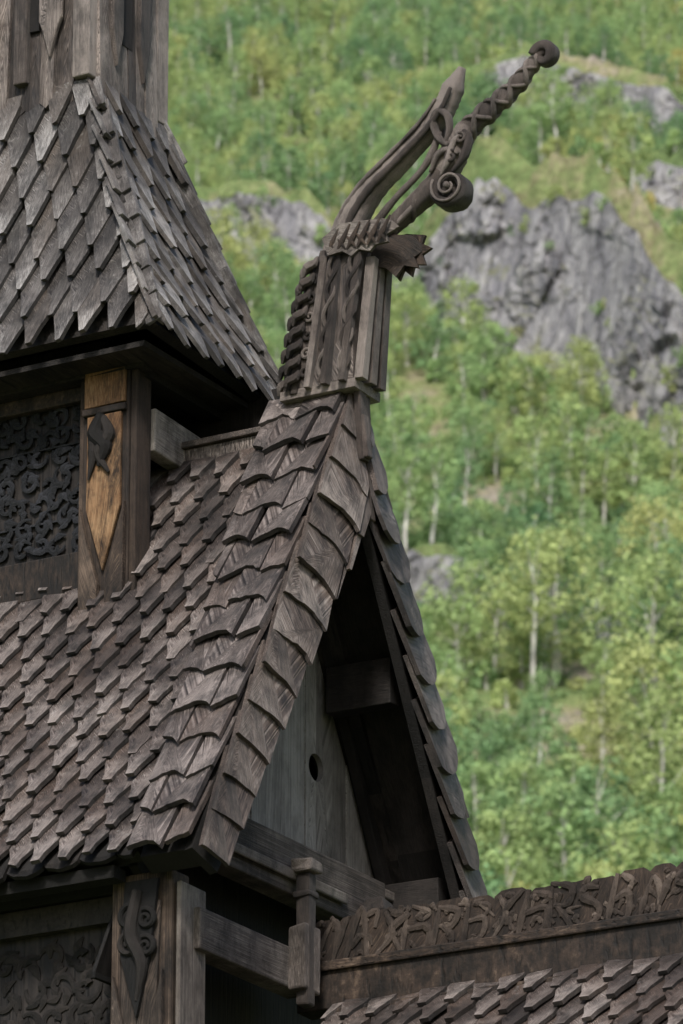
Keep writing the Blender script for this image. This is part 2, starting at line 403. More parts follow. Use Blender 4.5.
mb=MB(); box(mb,(-3.0,-1.14,-9.2),(-.42,-1.10,-2.7),'z'); box(mb,(-2.9,-1.10,-10.75),(-.5,1.10,-3.3),'z')
box(mb,(-3.0,-1.2,-2.98),(-.535,-1.145,-2.86),'x')
for v in (-1.2,-1.42): beam(mb,(-2.9,v+.03,-2.80-.02),(-.43,v+.03,-2.80-.02),.10,.06)
scroll_panel(mb,(-1.9,-1.143,-4.6),X,Z,(0,-1,0),1.33,1.55,cell=.14,r=.014)
box(mb,(-3.0,-1.175,-3.62),(-.54,-1.15,-3.50),'x')
mb.obj('lower_wall_boards',M_tar,church,bevel=0)

# ------------------------------------------------------------------ upper tower
mb=MB()
box(mb,(-2.9,-.38,-1.2),(-1.22,-.34,.35),'x'); box(mb,(-2.9,-.36,-1.0),(-1.19,.45,.33),'z')
box(mb,(-2.9,-.52,.10),(-.9,-.42,.20),'x'); box(mb,(-1.02,-.42,.08),(-.92,.42,.19),'y')
box(mb,(-1.19,.30,-1.0),(-.60,.34,.20),'z')
mb.obj('tower_dark_walls',M_tar,church)
mb=MB(); scroll_panel(mb,(-2.33,-.392,-.76),X,Z,(0,-1,0),1.04,.80,cell=.105,r=.011,fl=.6)
for k in (1,3): box(mb,(-2.7,-.40,-.79+.2*k),(-1.24,-.381,-.782+.2*k),'x')
mb.obj('tower_carved_panel',M_panel,church)
mb=MB(); box(mb,(-2.8,-.47,-1.02),(-1.27,-.385,-.80),'x',col=(.0,.1,.2)); box(mb,(-2.8,-.455,-1.16),(-1.27,-.39,-1.025),'x'); box(mb,(-2.8,-.44,.02),(-1.27,-.39,.10),'x',col=(.0,.1,.2))
mb.obj('tower_sill_beam',M_post,church,bevel=.008)
mb=MB(); box(mb,(-1.26,-.50,-1.25),(-.985,-.38,.16),'z'); mb.obj('tower_post_core',M_post,church,bevel=.01)
mb=MB(); box(mb,(-.982,-.49,-1.2),(-.945,-.36,.14),'z'); box(mb,(-1.285,-.49,-1.2),(-1.263,-.40,.14),'z'); mb.obj('tower_post_side_boards',M_post,church,bevel=.004)
mb=MB()
box(mb,(-1.245,-.52,-.07),(-1.0,-.503,.12),'z')
prism(mb,[(-1.22,-.12),(-1.22,-.62),(-1.12,-.95),(-1.02,-.62),(-1.02,-.12)][::-1],fm(-.503),lambda a,b:.022,lambda a,b:0,(.9,.1,.5))
mb.obj('tower_post_pine_inlay',M_pine,church,bevel=.005)
mb=MB()
prism(mb,[(-1.25,-.60),(-1.25,-1.24),(-1.15,-1.24),(-1.14,-1.02),(-1.225,-.72)],fm(-.503),lambda a,b:.035,lambda a,b:0,tint())
prism(mb,[(-.99,-.60),(-1.02,-.72),(-1.10,-1.02),(-1.09,-1.24),(-.99,-1.24)],fm(-.503),lambda a,b:.035,lambda a,b:0,tint())
box(mb,(-1.25,-.53,-.115),(-.995,-.503,-.075),'x')
mb.obj('tower_post_brackets',M_post,church,bevel=.006)
mb=MB()
tube(mb,cr([(-1.13,-.535,-.12),(-1.16,-.54,-.22),(-1.10,-.54,-.30),(-1.14,-.54,-.40)],6),[.025,.045,.04,.01],flat=.8)
tube(mb,cr([(-1.12,-.535,-.14),(-1.08,-.54,-.24),(-1.14,-.54,-.33),(-1.08,-.535,-.44)],6),[.02,.035,.03,.008],flat=.8)
tube(mb,cr([(-1.2,-.535,-.2),(-1.17,-.54,-.32),(-1.20,-.535,-.46)],6),[.012,.03,.006],flat=.8)
mb.obj('tower_post_knot',M_tar,church)
mb=MB(); beam(mb,(-.97,-.355,-.18),(-.97,.26,-.20),.09,.23); beam(mb,(-.965,.22,-.10),(-.93,.50,-.10),.1,.12)
mb.obj('tower_side_beam',M_beam,church,bevel=.01)

# tower roof
e0,e1,f0,f1,ez=-.695,-2.95,-.76,.44,.22
t0,t1,g0,g1,tz_=-1.29,-2.36,-.44,.15,1.76
TF=[Face((e1,f0,ez),(e0,f0,ez),(t0,g0,tz_),(t1,g0,tz_),sag=.05),
    Face((e0,f0,ez),(e0,f1,ez-.06),(t0,g1,tz_),(t0,g0,tz_),sag=.05),
    Face((e0,f1,ez-.06),(e1,f1,ez-.06),(t1,g1,tz_),(t0,g1,tz_),sag=.05),
    Face((e1,f1,ez-.06),(e1,f0,ez),(t1,g0,tz_),(t1,g1,tz_),sag=.05)]
mb=MB()
for i,F in enumerate(TF):
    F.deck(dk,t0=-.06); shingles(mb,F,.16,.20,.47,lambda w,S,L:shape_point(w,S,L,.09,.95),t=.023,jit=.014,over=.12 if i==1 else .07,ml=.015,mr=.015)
mb.obj('tower_roof_shingles',M_tower,church)
mb=MB()
for (a,b,na,nb) in ((Vector((e0,f0,ez)),Vector((t0,g0,tz_)),TF[0].N,TF[1].N),(Vector((e0,f1,ez-.06)),Vector((t0,g1,tz_)),TF[1].N,TF[2].N)):
    D=(b-a); L=D.length; D.normalize(); n=9
    for i in range(n):
        for N_,sg in ((na,1),(nb,-1)):
            x=(i+.5)/n; s_=-.05*4*x*(1-x)
            p=a+D*(i*L/n-.06+U_(-.02,.02))+N_*(s_+.065)
            q=a+D*((i+1)*L/n+.04)+N_*(s_+.028)
            side=D.cross(N_)*sg
            beam(mb,p+side*(.035+U_(-.008,.008)),q+side*.03,.085,.02,up=N_,j=.006)
mb.obj('tower_hip_caps',M_tower,church,bevel=.003)
mb=MB(); box(mb,(e1+.05,f0+.06,ez-.10),(e0-.08,f1-.05,ez-.07),'x'); mb.obj('tower_soffit',M_tar,church)
# turret above
mb=MB()
def planks(mb,F):
    a=0
    while a<F.w-.02:
        ww=min(U_(.07,.12),F.w-a); d=U_(0,.10); n=U_(0,.03)
        prism(mb,[(a+.002,-d+.04),(a+ww/2,-d),(a+ww-.002,-d+.04),(a+ww-.002,F.h),(a+.002,F.h)],F.map,lambda x,y:n+.025,lambda x,y:n,tint()); a+=ww
q0=tz_-.10; q1=3.2; o_=.03
planks(mb,Face((t1,g0-o_,q0),(t0+o_,g0-o_,q0),(t0+o_,g0-o_+.05,q1),(t1,g0-o_+.05,q1)))
planks(mb,Face((t0+o_,g0-o_,q0),(t0+o_,g1+o_,q0),(t0+o_-.05,g1+o_,q1),(t0+o_-.05,g0-o_,q1)))
mb.obj('turret_planks',M_dragon,church)
mb=MB(); 
box(mb,(t0-.06,g0-.10,tz_+.02),(t0+.05,g0+.02,q1),'z'); box(mb,(t0-.02,g1-.06,tz_),(t0+.07,g1+.05,q1),'z')
box(mb,(t0-.42,g0-.10,tz_+.06),(t0-.34,g0,q1),'z')
for (a,w) in ((t0-.20,.14),(t0-.60,.12)):
    prism(mb,[(a-w*.5,3.0),(a-w*.5,2.15),(a-w*.3,2.08),(a,1.93),(a+w*.3,2.08),(a+w*.5,2.15),(a+w*.5,3.0)],fm(g0-.07),lambda x,y:.03,lambda x,y:0,tint())
for v in (g0+.12,g0+.38):
    prism(mb,[(v-.05,3.0),(v-.05,2.1),(v,1.9),(v+.05,2.1),(v+.05,3.0)],lambda a,b,n:Vector((t0+.06+n,a,b)),lambda x,y:.03,lambda x,y:0,tint())
mb.obj('turret_posts',M_dragon,church,bevel=.008)
mb=MB(); box(mb,(t1,g0,tz_-.1),(t0,g1,q1),'z'); box(mb,(t0-.335,g0-.075,tz_+.35),(t0-.28,g0-.02,q1),'z'); box(mb,(t0+.035,g0+.2,tz_+.3),(t0+.062,g0+.29,q1),'z'); mb.obj('turret_core',M_tar,church)
dk.obj('roof_decking',M_tar,church)

# ------------------------------------------------------------------ lower porch ridge
mb=MB(); LF=Face((-.05,-1.75,-5.05),(3.4,-1.75,-5.05),(3.4,-.03,-3.22),(-.05,-.03,-3.22)); LR=Face((3.4,1.75,-5.05),(-.05,1.75,-5.05),(-.05,.03,-3.22),(3.4,.03,-3.22))
d2=MB()
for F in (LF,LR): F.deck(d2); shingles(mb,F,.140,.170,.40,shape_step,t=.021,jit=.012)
mb.obj('porch_roof_shingles',M_main,church); 
box(d2,(-.3,-1.5,-10.75),(3.2,1.5,-4.95),'z'); d2.obj('porch_body',M_tar,church)
mb=MB(); box(mb,(-.25,-.08,-3.22),(3.4,.06,-2.995),'x',col=(.1,.1,.2)); box(mb,(-.25,-.10,-3.03),(3.4,-.082,-2.985),'x'); box(mb,(-.02,-.125,-3.36),(3.4,-.07,-3.225),'x',col=(.2,.2,.2)); mb.obj('porch_ridge_beam',M_post,church,bevel=.01)
mb=MB()
x=-.20
def crestmap(a,b,n): return Vector((a,-n,b))
while x<3.4:
    w=U_(.13,.19); top=-2.752+U_(-.012,.012)
    prism(mb,[(x,-2.99),(x+w,-2.99),(x+w,top-.02),(x+w*.8,top+.006),(x+w*.5,top+U_(0,.012)),(x+w*.2,top+.004),(x,top-.02)],crestmap,lambda a,b:.018,lambda a,b:-.02,(.3,R()*.5,R()),swap=True); x+=w
mb.obj('cresting_backing_board',M_post,church)
mb=MB()
def stroke(pts,r=.014): tube(mb,cr([(p[0],-.019,p[1]) for p in pts],5),[r*.7,r*1.35,r*1.0,r*.6],side=(0,1,0),flat=.75,seg=6,square=1,rag=.2)
x=-.18; zb=-2.985; H=.25
gl=[[[(0,0),(.02,.5),(.05,1)],[(.05,1),(.09,.7),(.1,0)],[(.1,.2),(.13,.8),(.15,1.0)]],
    [[(.12,.95),(.03,1.0),(.02,.7),(.10,.5),(.12,.2),(.05,0),(0,.1)]],
    [[(0,0),(.0,1)],[(.0,1),(.11,.9),(.10,.55),(.02,.5)],[(.03,.5),(.10,.25),(.13,0)]],
    [[(0,0),(.05,1.05),(.11,0)],[(.01,.35),(.06,.5),(.11,.35)],[(.06,.9),(.12,.95),(.13,.7)]],
    [[(0,0),(.01,1)],[(0,.5),(.11,.55),(.12,.15),(.03,.05)],[(.04,.95),(.12,.85),(.10,.62)]],
    [[(0,1),(.06,.55),(.0,.1)],[(.12,1.0),(.06,.55),(.13,0)],[(.03,.95),(.09,.97)]]]
last=None
while x<3.3:
    g=random.choice([q for q in gl if q is not last]); last=g; s_=U_(.85,1.03); sl=U_(.0,.06); wx=U_(.8,1.15)*random.choice((1,1,-1)); xo=.13 if wx<0 else 0
    for st in g: stroke([(x+xo+p[0]*wx+p[1]*sl+U_(-.012,.012),zb+p[1]*H*s_*.93+U_(-.014,.014)) for p in st],r=U_(.012,.017))
    for q in range(6):
        a=x+U_(0,.14); b_=zb+U_(.02,.21); stroke([(a,b_),(a+U_(-.035,.035),b_+U_(.015,.035)),(a+U_(-.045,.045),b_+U_(-.04,.04))],r=U_(.008,.012))
    x+=U_(.145,.165)
box(mb,(-.2,-.035,-2.985),(3.4,-.015,-2.965),'x')
mb.obj('carved_ridge_cresting',M_crest,church)

# ------------------------------------------------------------------ dragon head
dragon=empty('dragon_head_carving')
mb=MB()
ped=[(-.33,-.07),(-.31,.0),(-.26,.25),(-.17,.5),(-.10,.70)]; pedr=[(.09,-.07),(.09,.0),(.09,.25),(.12,.5),(.15,.66)]
for vv,th in ((-.10,.05),(.0,.12),(.10,.05)):
    o=ped+pedr[::-1]
    prism(mb,o[::-1],lambda a,b,n,vv=vv:Vector((a,vv+n,b)),lambda a,b,th=th:-th/2,lambda a,b,th=th:th/2,tint())
for i,(u0,u1) in enumerate(((-.15,-.07),(-.05,.01),(.05,.14))):
    beam(mb,(u0-.01,-.145,-.04),(u1,-.12,.66+.03*i),.035,.04,up=(0,1,0))
for i in range(3): beam(mb,(.12,-.10+.09*i,-.03),(.17,-.07+.07*i,.62),.05,.05,up=(0,1,0))
for (v,du) in ((-.145,0),(-.10,-.065),(.02,-.07)):
    for k in range(8):
        z=-.02+.085*k; u=-.245+du*(1-k*.05)+.12*(max(z,0)/.62)**1.5
        tube(mb,cr([(u-.045,v,z-.01),(u-.02,v-.015,z+.03),(u+.02,v-.012,z+.045),(u+.035,v,z+.085)],4),[.008,.022,.022,.006],flat=.9,seg=7,square=1,rag=.1)
    tube(mb,cr([(-.25+du,v+.03,-.05),(-.225+du,v+.03,.25),(-.17+du*.8,v+.03,.45),(-.11+du*.7,v+.03,.64)],6),[.03,.03,.028,.02],seg=7)
for (ua,ub,A_) in ((-.125,-.045,.026),(.0,.075,.030)):
    for ph in (0,math.pi):
        pts=[]
        for i in range(40):
            z=-.02+.66*i/39; uc=(ua+ub)/2+z*.12; pts.append(Vector((uc+A_*math.sin(ph+z*24),-.142-.008*math.cos(ph+z*24),z)))
        tube(mb,pts,[.010,.012,.011],seg=6,flat=.8,rag=.12)
for k in range(6):
    z=.05+k*.1
    tube(mb,spiral((-.19+z*.1,-.135,z),.03,.006,1.2,X,Z,a0=k,n=14),[.008,.010,.006],seg=6)
beam(mb,(-.33,0,-.05),(.10,0,-.05),.26,.05)
mb.obj('pedestal',M_dragon,dragon,bevel=.003)
mb=MB()
def fan(mb,v,pts,nv):
    prism(mb,pts,lambda a,b,n:Vector((a,v-n-(a-.1)*nv,b)),lambda a,b:.010,lambda a,b:-.010,tint())
fan(mb,-.15,[(-.06,.74),(-.03,.64),(.05,.65),(.10,.615),(.14,.645),(.20,.625),(.23,.655),(.30,.66),(.29,.70),(.36,.73),(.32,.77),(.27,.79),(.10,.80),(.03,.80)],-.1)
mb.obj('ruff_plate',M_beam,dragon)
mb=MB()
for k in range(6):
    a=-.04+.058*k
    tube(mb,cr([(a,-.163,.655),(a+.035,-.168,.71),(a+.075,-.163,.79)],4),[.006,.016,.005],flat=.5)
    tube(mb,cr([(a+.05,-.163,.655),(a+.03,-.168,.69),(a-.005,-.163,.73)],4),[.004,.010,.004],flat=.5)
fan(mb,.10,[(.05,.62),(.20,.60),(.25,.53),(.28,.58),(.33,.53),(.35,.59),(.42,.57),(.40,.63),(.46,.65),(.40,.69),(.42,.73),(.30,.77),(.05,.78)],.2)
fan(mb,-.05,[(.10,.60),(.22,.575),(.27,.52),(.31,.58),(.38,.56),(.36,.62),(.42,.66),(.35,.74),(.2,.76)],-.3)
mb.obj('ruff_feathers',M_post,dragon)
mb=MB()
horn=cr([(-.06,0,.66),(-.02,0,.79),(.03,0,.91),(.13,0,1.03),(.29,0,1.15),(.45,0,1.275),(.55,0,1.385),(.60,0,1.48),(.655,0,1.585)],7)
tube(mb,horn,[.10,.09,.078,.066,.058,.054,.058,.056,.020],flat=.85,seg=10,square=1,rag=.05)
tube(mb,[p+Vector((.022,-.066,-.022)) for p in horn[4:50]],[.012,.022,.018,.01],seg=6,rag=.12)
tube(mb,[p+Vector((-.035,-.05,.025)) for p in horn[2:44]],[.018,.016,.012,.008],seg=6,rag=.12)
for v in (-.045,.05):
    tube(mb,cr([(.10,v,.70),(.18,v,.82),(.29,v,.93),(.43,v,1.04),(.50,v,1.13),(.545,v,1.24)],7),[.03,.024,.018,.018,.022,.016],flat=.9,seg=8,rag=.06)
jaw=cr([(.02,0,.66),(.12,0,.735),(.24,0,.80),(.36,0,.875),(.47,0,.95),(.55,0,1.02)],7)
tube(mb,jaw,[.075,.05,.042,.042,.055,.05],flat=1.1,seg=10,square=1,rag=.05)
rope(mb,jaw[8:],[.046,.044,.05],[.010,.012,.010],2.2,2)
tube(mb,cr([(.10,-.03,.67),(.2,-.03,.745),(.33,-.03,.83),(.44,-.03,.92)],6),[.02,.016,.02],seg=7)
sp=spiral((.60,-.0,.925),.092,.016,1.7,X,Z,a0=2.6,n=46)
tube(mb,sp,[.030,.030,.024,.02,.016],flat=2.3,seg=8,square=1,rag=.06)
tube(mb,spiral((.60,-.07,.925),.095,.02,1.7,X,Z,a0=2.6,n=40),[.007,.009,.007],seg=6)
tube(mb,[Vector((.60,-.085,.925)),Vector((.60,.07,.925))],[.018,.018],side=(1,0,0))
tube(mb,cr([(.53,0,.98),(.58,0,1.08),(.63,0,1.17),(.69,0,1.25)],6),[.05,.075,.07,.045],flat=.8,seg=12,square=1,rag=.07)
tube(mb,cr([(.62,-.05,1.00),(.69,-.055,1.07),(.715,-.05,1.16),(.68,-.04,1.22)],6),[.01,.024,.022,.01],seg=8,rag=.1)
tube(mb,cr([(.50,-.06,1.02),(.545,-.07,1.10),(.60,-.065,1.12),(.66,-.06,1.09)],6),[.01,.018,.018,.01],seg=8)
tube(mb,cr([(.56,-.06,.99),(.60,-.07,1.05),(.64,-.065,1.16),(.70,-.05,1.20)],6),[.008,.018,.016,.006],seg=8)
tube(mb,spiral((.625,-.075,1.075),.035,.006,1.3,X,Z,a0=1,n=16),[.009,.011,.007],seg=6)
tube(mb,spiral((.675,-.065,1.17),.03,.006,-1.3,X,Z,a0=2,n=16),[.008,.010,.007],seg=6)
tube(mb,cr([(.60,-.04,1.15),(.545,-.05,1.20),(.515,-.05,1.29),(.545,-.05,1.345),(.595,-.05,1.31),(.605,-.05,1.24),(.585,-.05,1.17)],7),[.02,.02,.022,.022,.018,.012],flat=1.5,seg=8)
tube(mb,cr([(.60,.05,1.15),(.545,.05,1.20),(.52,.05,1.29),(.56,.05,1.33)],7),[.02,.022,.02,.01],flat=1.3,seg=8)
tg=cr([(.63,0,1.16),(.68,0,1.235),(.79,0,1.305),(.88,0,1.36),(.965,0,1.42),(1.04,0,1.495),(1.09,0,1.545)],9)
tube(mb,tg,[.052,.050,.047,.043,.038,.032],flat=.7,seg=8,square=1)
rope(mb,tg,[.052,.052,.047,.040,.028],[.013,.016,.014,.012],2.8,2,flat=.8)
rope(mb,tg,[.052,.052,.047,.040,.028],[.010,.013,.011,.009],-2.8,2,flat=.8)
tube(mb,spiral((1.125,0,1.54),.060,.012,-1.35,X,Z,a0=2.9,n=26),[.028,.030,.02,.014],flat=1.5,seg=8,square=1)
mb.obj('head',M_dragon,dragon,smooth=True)

# ------------------------------------------------------------------ terrain
def interp(P,x):
    if x<=P[0][0] or x>=P[-1][0]: return None
    for a,b in zip(P,P[1:]):
        if a[0]<=x<=b[0]:
            t=(x-a[0])/(b[0]-a[0]); return (a[1]+(b[1]-a[1])*t, a[2]+(b[2]-a[2])*t)
cliffs=[[(1,428,0),(4,425,5),(7.5,419,10),(9.5,415,15),(12.5,410,19),(18.3,402,20.5),(23,391,20.5),(27,380,20),(31,370,18),(38,358,15),(48,348,7),(56,344,0)],
        [(-22,462,0),(-18,460,5),(-12,457,8),(-7,455,9),(-2,452,7),(3,450,0)],
        [(12,553,0),(17,549,6),(24,543,8),(29,538,8),(38,528,8),(46,520,0)],
        [(2,346,0),(5,344,4.2),(9,340,5),(12,337,3),(14,336,5),(18,333,5),(21,330,0)],
        [(29,494,0),(34,491,6),(40,487,6.5),(46,482,0)],
        [(-48,420,0),(-42,418,6),(-30,415,9),(-22,412,4),(-20,410,0)]]
clear=[(-8,458,15,18),(28,545,16,20),(10,338,11,9),(38,486,10,16)]
def nz(x,y,z=0): return noise.noise(Vector((x,y,z)))
def base(x,y):
    if y<150: return 0.0
    r=y-150; h=.65*(r-8*(1-math.exp(-r/8))) if y<760 else .65*602+ (y-760)*.25
    k=min(1,r/60)
    return h+k*(nz(x*.018,y*.018)*5+nz(x*.06+9,y*.06)*1.6+nz(x*.2,y*.2,5)*.5)
def cl(c,x):
    q=interp(c,x)
    if not q: return None
    return (q[0]+nz(x*.22,3.3)*1.6, q[1]*(1+.12*nz(x*.2,7.7)+.08*nz(x*.9,2.7)))
def Hh(x,y):
    h=base(x,y)
    for c in cliffs:
        q=cl(c,x)
        if not q: continue
        y0,K=q; w=.30*K+.3; y1=y0+2.6
        if y<y1: continue
        if y<y1+w: h+=K*(y-y1)/w
        else: h+=max(0,K-(y-y1-w)*.56)
    return h
xs=sorted(set([-900,-700,-500,-350,-250]+[-180+6*i for i in range(20)]+[-66+1.6*i for i in range(83)]+[66+6*i for i in range(20)]+[250,350,500,700,900]))
ys=[-300,-150,-60,0,60,100,130,150]+[155+5*i for i in range(15)]+[230+1.8*i for i in range(215)]+[620+10*i for i in range(30)]+[1000,1400]
V=[];Fc=[]
for y in ys:
    for x in xs: V.append((x,y,Hh(x,y)))
nx=len(xs)
for j in range(len(ys)-1):
    for i in range(nx-1): Fc.append((j*nx+i,j*nx+i+1,(j+1)*nx+i+1,(j+1)*nx+i))
me=bpy.data.meshes.new('hillside_ground'); me.from_pydata(V,[],Fc); me.polygons.foreach_set('use_smooth',[True]*len(Fc))
g_o=bpy.data.objects.new('hillside_ground',me); sc.collection.objects.link(g_o)
m,t,b=nt('mountain_grass'); N=t.nodes; L=t.links
tc=N.new('ShaderNodeTexCoord')
n1=N.new('ShaderNodeTexNoise'); n1.inputs['Scale'].default_value=.09; n1.inputs['Detail'].default_value=10; n1.inputs['Roughness'].default_value=.72; L.new(tc.outputs['Object'],n1.inputs[0])
r1=N.new('ShaderNodeValToRGB'); e=r1.color_ramp.elements; e[0].position=.33; e[0].color=(.09,.13,.055,1); e[1].position=.64; e[1].color=(.34,.30,.25,1)
for p,c in ((.43,(.15,.21,.08)),(.51,(.22,.26,.11)),(.58,(.28,.26,.15))): x=e.new(p); x.color=(*c,1)
L.new(n1.outputs[0],r1.inputs[0])
n2=N.new('ShaderNodeTexNoise'); n2.inputs['Scale'].default_value=1.3; n2.inputs['Detail'].default_value=6; n2.inputs['Roughness'].default_value=.7; L.new(tc.outputs['Object'],n2.inputs[0])
mr=N.new('ShaderNodeMapRange'); mr.inputs[1].default_value=.3; mr.inputs[2].default_value=.7; mr.inputs[3].default_value=.45; mr.inputs[4].default_value=1.45; L.new(n2.outputs[0],mr.inputs[0])
mu=N.new('ShaderNodeMix'); mu.data_type='RGBA'; mu.blend_type='MULTIPLY'; mu.inputs[0].default_value=1; L.new(r1.outputs[0],mu.inputs[6]); L.new(mr.outputs[0],mu.inputs[7])
L.new(mu.outputs[2],b.inputs['Base Color']); b.inputs['Roughness'].default_value=.95; b.inputs['Specular IOR Level'].default_value=.1
bp=N.new('ShaderNodeBump'); bp.inputs['Distance'].default_value=.5; L.new(n2.outputs[0],bp.inputs['Height']); L.new(bp.outputs[0],b.inputs['Normal'])
me.materials.append(m)

# rock faces
m,t,b=nt('cliff_rock'); N=t.nodes; L=t.links
tc=N.new('ShaderNodeTexCoord'); mp=N.new('ShaderNodeMapping'); mp.inputs['Scale'].default_value=(1,1,.5); mp.inputs['Rotation'].default_value=(0,.3,0); L.new(tc.outputs['Object'],mp.inputs[0])
n1=N.new('ShaderNodeTexNoise'); n1.inputs['Scale'].default_value=.4; n1.inputs['Detail'].default_value=10; n1.inputs['Roughness'].default_value=.75; L.new(mp.outputs[0],n1.inputs[0])
r1=N.new('ShaderNodeValToRGB'); e=r1.color_ramp.elements; e[0].position=.34; e[0].color=(.14,.14,.165,1); e[1].position=.64; e[1].color=(.62,.60,.60,1)
x=e.new(.49); x.color=(.37,.36,.38,1); L.new(n1.outputs[0],r1.inputs[0])
wn=N.new('ShaderNodeTexNoise'); wn.inputs['Scale'].default_value=.5; wn.inputs['Detail'].default_value=4; L.new(tc.outputs['Object'],wn.inputs[0])
va=N.new('ShaderNodeVectorMath'); va.operation='MULTIPLY_ADD'; va.inputs[1].default_value=(2.5,2.5,2.5); L.new(wn.outputs['Color'],va.inputs[0]); L.new(mp.outputs[0],va.inputs[2])
ck=[]
for s_,wd,mn in ((.30,.05,.3),(.85,.07,.5)):
    vo=N.new('ShaderNodeTexVoronoi'); vo.feature='DISTANCE_TO_EDGE'; vo.inputs['Scale'].default_value=s_; L.new(va.outputs[0],vo.inputs['Vector'])
    q=N.new('ShaderNodeMapRange'); q.inputs[1].default_value=0; q.inputs[2].default_value=wd; q.inputs[3].default_value=mn; q.inputs[4].default_value=1; L.new(vo.outputs['Distance'],q.inputs[0]); ck.append(q.outputs[0])
cm=N.new('ShaderNodeMath'); cm.operation='MULTIPLY'; L.new(ck[0],cm.inputs[0]); L.new(ck[1],cm.inputs[1])
mk=N.new('ShaderNodeMix'); mk.data_type='RGBA'; mk.blend_type='MULTIPLY'; mk.inputs[0].default_value=.85; L.new(r1.outputs[0],mk.inputs[6]); L.new(cm.outputs[0],mk.inputs[7])
n3=N.new('ShaderNodeTexNoise'); n3.inputs['Scale'].default_value=.20; n3.inputs['Detail'].default_value=9; n3.inputs['Roughness'].default_value=.78; L.new(tc.outputs['Object'],n3.inputs[0])
ge=N.new('ShaderNodeNewGeometry'); sx=N.new('ShaderNodeSeparateXYZ'); L.new(ge.outputs['Normal'],sx.inputs[0])
ad=N.new('ShaderNodeMath'); ad.operation='MULTIPLY_ADD'; ad.inputs[1].default_value=.35; L.new(sx.outputs[2],ad.inputs[0]); L.new(n3.outputs[0],ad.inputs[2])
mo=N.new('ShaderNodeMapRange'); mo.inputs[1].default_value=.65; mo.inputs[2].default_value=.76; L.new(ad.outputs[0],mo.inputs[0])
mx=N.new('ShaderNodeMix'); mx.data_type='RGBA'; L.new(mo.outputs[0],mx.inputs[0]); L.new(mk.outputs[2],mx.inputs[6]); mx.inputs[7].default_value=(.25,.26,.13,1)
L.new(mx.outputs[2],b.inputs['Base Color']); b.inputs['Roughness'].default_value=.9; b.inputs['Specular IOR Level'].default_value=.2
ba=N.new('ShaderNodeMath'); ba.operation='MULTIPLY_ADD'; ba.inputs[1].default_value=.35; L.new(cm.outputs[0],ba.inputs[0]); L.new(n1.outputs[0],ba.inputs[2])
bp=N.new('ShaderNodeBump'); bp.inputs['Distance'].default_value=1.0; bp.inputs['Strength'].default_value=1; L.new(ba.outputs[0],bp.inputs['Height']); L.new(bp.outputs[0],b.inputs['Normal'])
M_rock=m
V=[];Fc=[]
SHR=[]   # ledge shrubs on the rock itself
random.seed(5)
for ci,c in enumerate(cliffs):
    x0,x1=c[0][0]+.02,c[-1][0]-.02; n=int((x1-x0)/.28); mK=max(p[2] for p in c); mrows=max(8,int(mK/.28))
    st=len(V)
    for i in range(n+1):
        x=x0+(x1-x0)*i/n; y0,K=cl(c,x); w=.30*K+.3; zb=base(x,y0)-1.5
        for j in range(mrows+2):
            tt=min(1,j/mrows); z=zb+(K+1.5)*tt; k=K/(K+3)
            xs_=x+z*.25
            o=noise.noise(Vector((xs_*.10,z*.10,ci*5)))*3.2
            d,pt=noise.voronoi(Vector((xs_*.28,z*.15,ci))); o+=noise.noise(pt[0]*3.1)*4.2-min(.5,d[0])*1.4
            d,pt=noise.voronoi(Vector((xs_*.75,z*.45,ci+4))); o+=noise.noise(pt[0]*3.7)*2.2-min(.6,d[0])*.7
            d,pt=noise.voronoi(Vector((xs_*1.7,z*1.1,ci+8))); o+=noise.noise(pt[0]*3.7)*.9
            y=y0+w*tt-max(-1.2,o)*k*(.35+.65*math.sin(math.pi*min(1,tt*1.02)))*.75-.3
            if j==mrows+1: y+=6.5; z-=.2
            V.append((x,y,z))
            if K>3 and R()<(.009 if noise.noise(Vector((x*.15,z*.15,33)))>-.02 else .0008)*(3 if x<9 and ci==0 else 1): SHR.append((x,y+.3,z-.3))
    R_=mrows+2
    for i in range(n):
        for j in range(R_-1): Fc.append((st+i*R_+j,st+(i+1)*R_+j,st+(i+1)*R_+j+1,st+i*R_+j+1))
me=bpy.data.meshes.new('rock_cliffs'); me.from_pydata(V,[],Fc); me.materials.append(M_rock)
o=bpy.data.objects.new('rock_cliffs',me); sc.collection.objects.link(o)

# ------------------------------------------------------------------ trees
m,t,b=nt('birch_foliage'); N=t.nodes; L=t.links
oi=N.new('ShaderNodeObjectInfo'); r=N.new('ShaderNodeValToRGB'); e=r.color_ramp.elements
e[0].position=0; e[0].color=(.13,.24,.12,1); e[1].position=1; e[1].color=(.56,.49,.19,1)
for p,c in ((.25,(.22,.35,.17)),(.5,(.33,.46,.20)),(.76,(.43,.50,.21)),(.93,(.49,.51,.22))): x=e.new(p); x.color=(*c,1)  # paled greens: distance haze put into the leaf colour
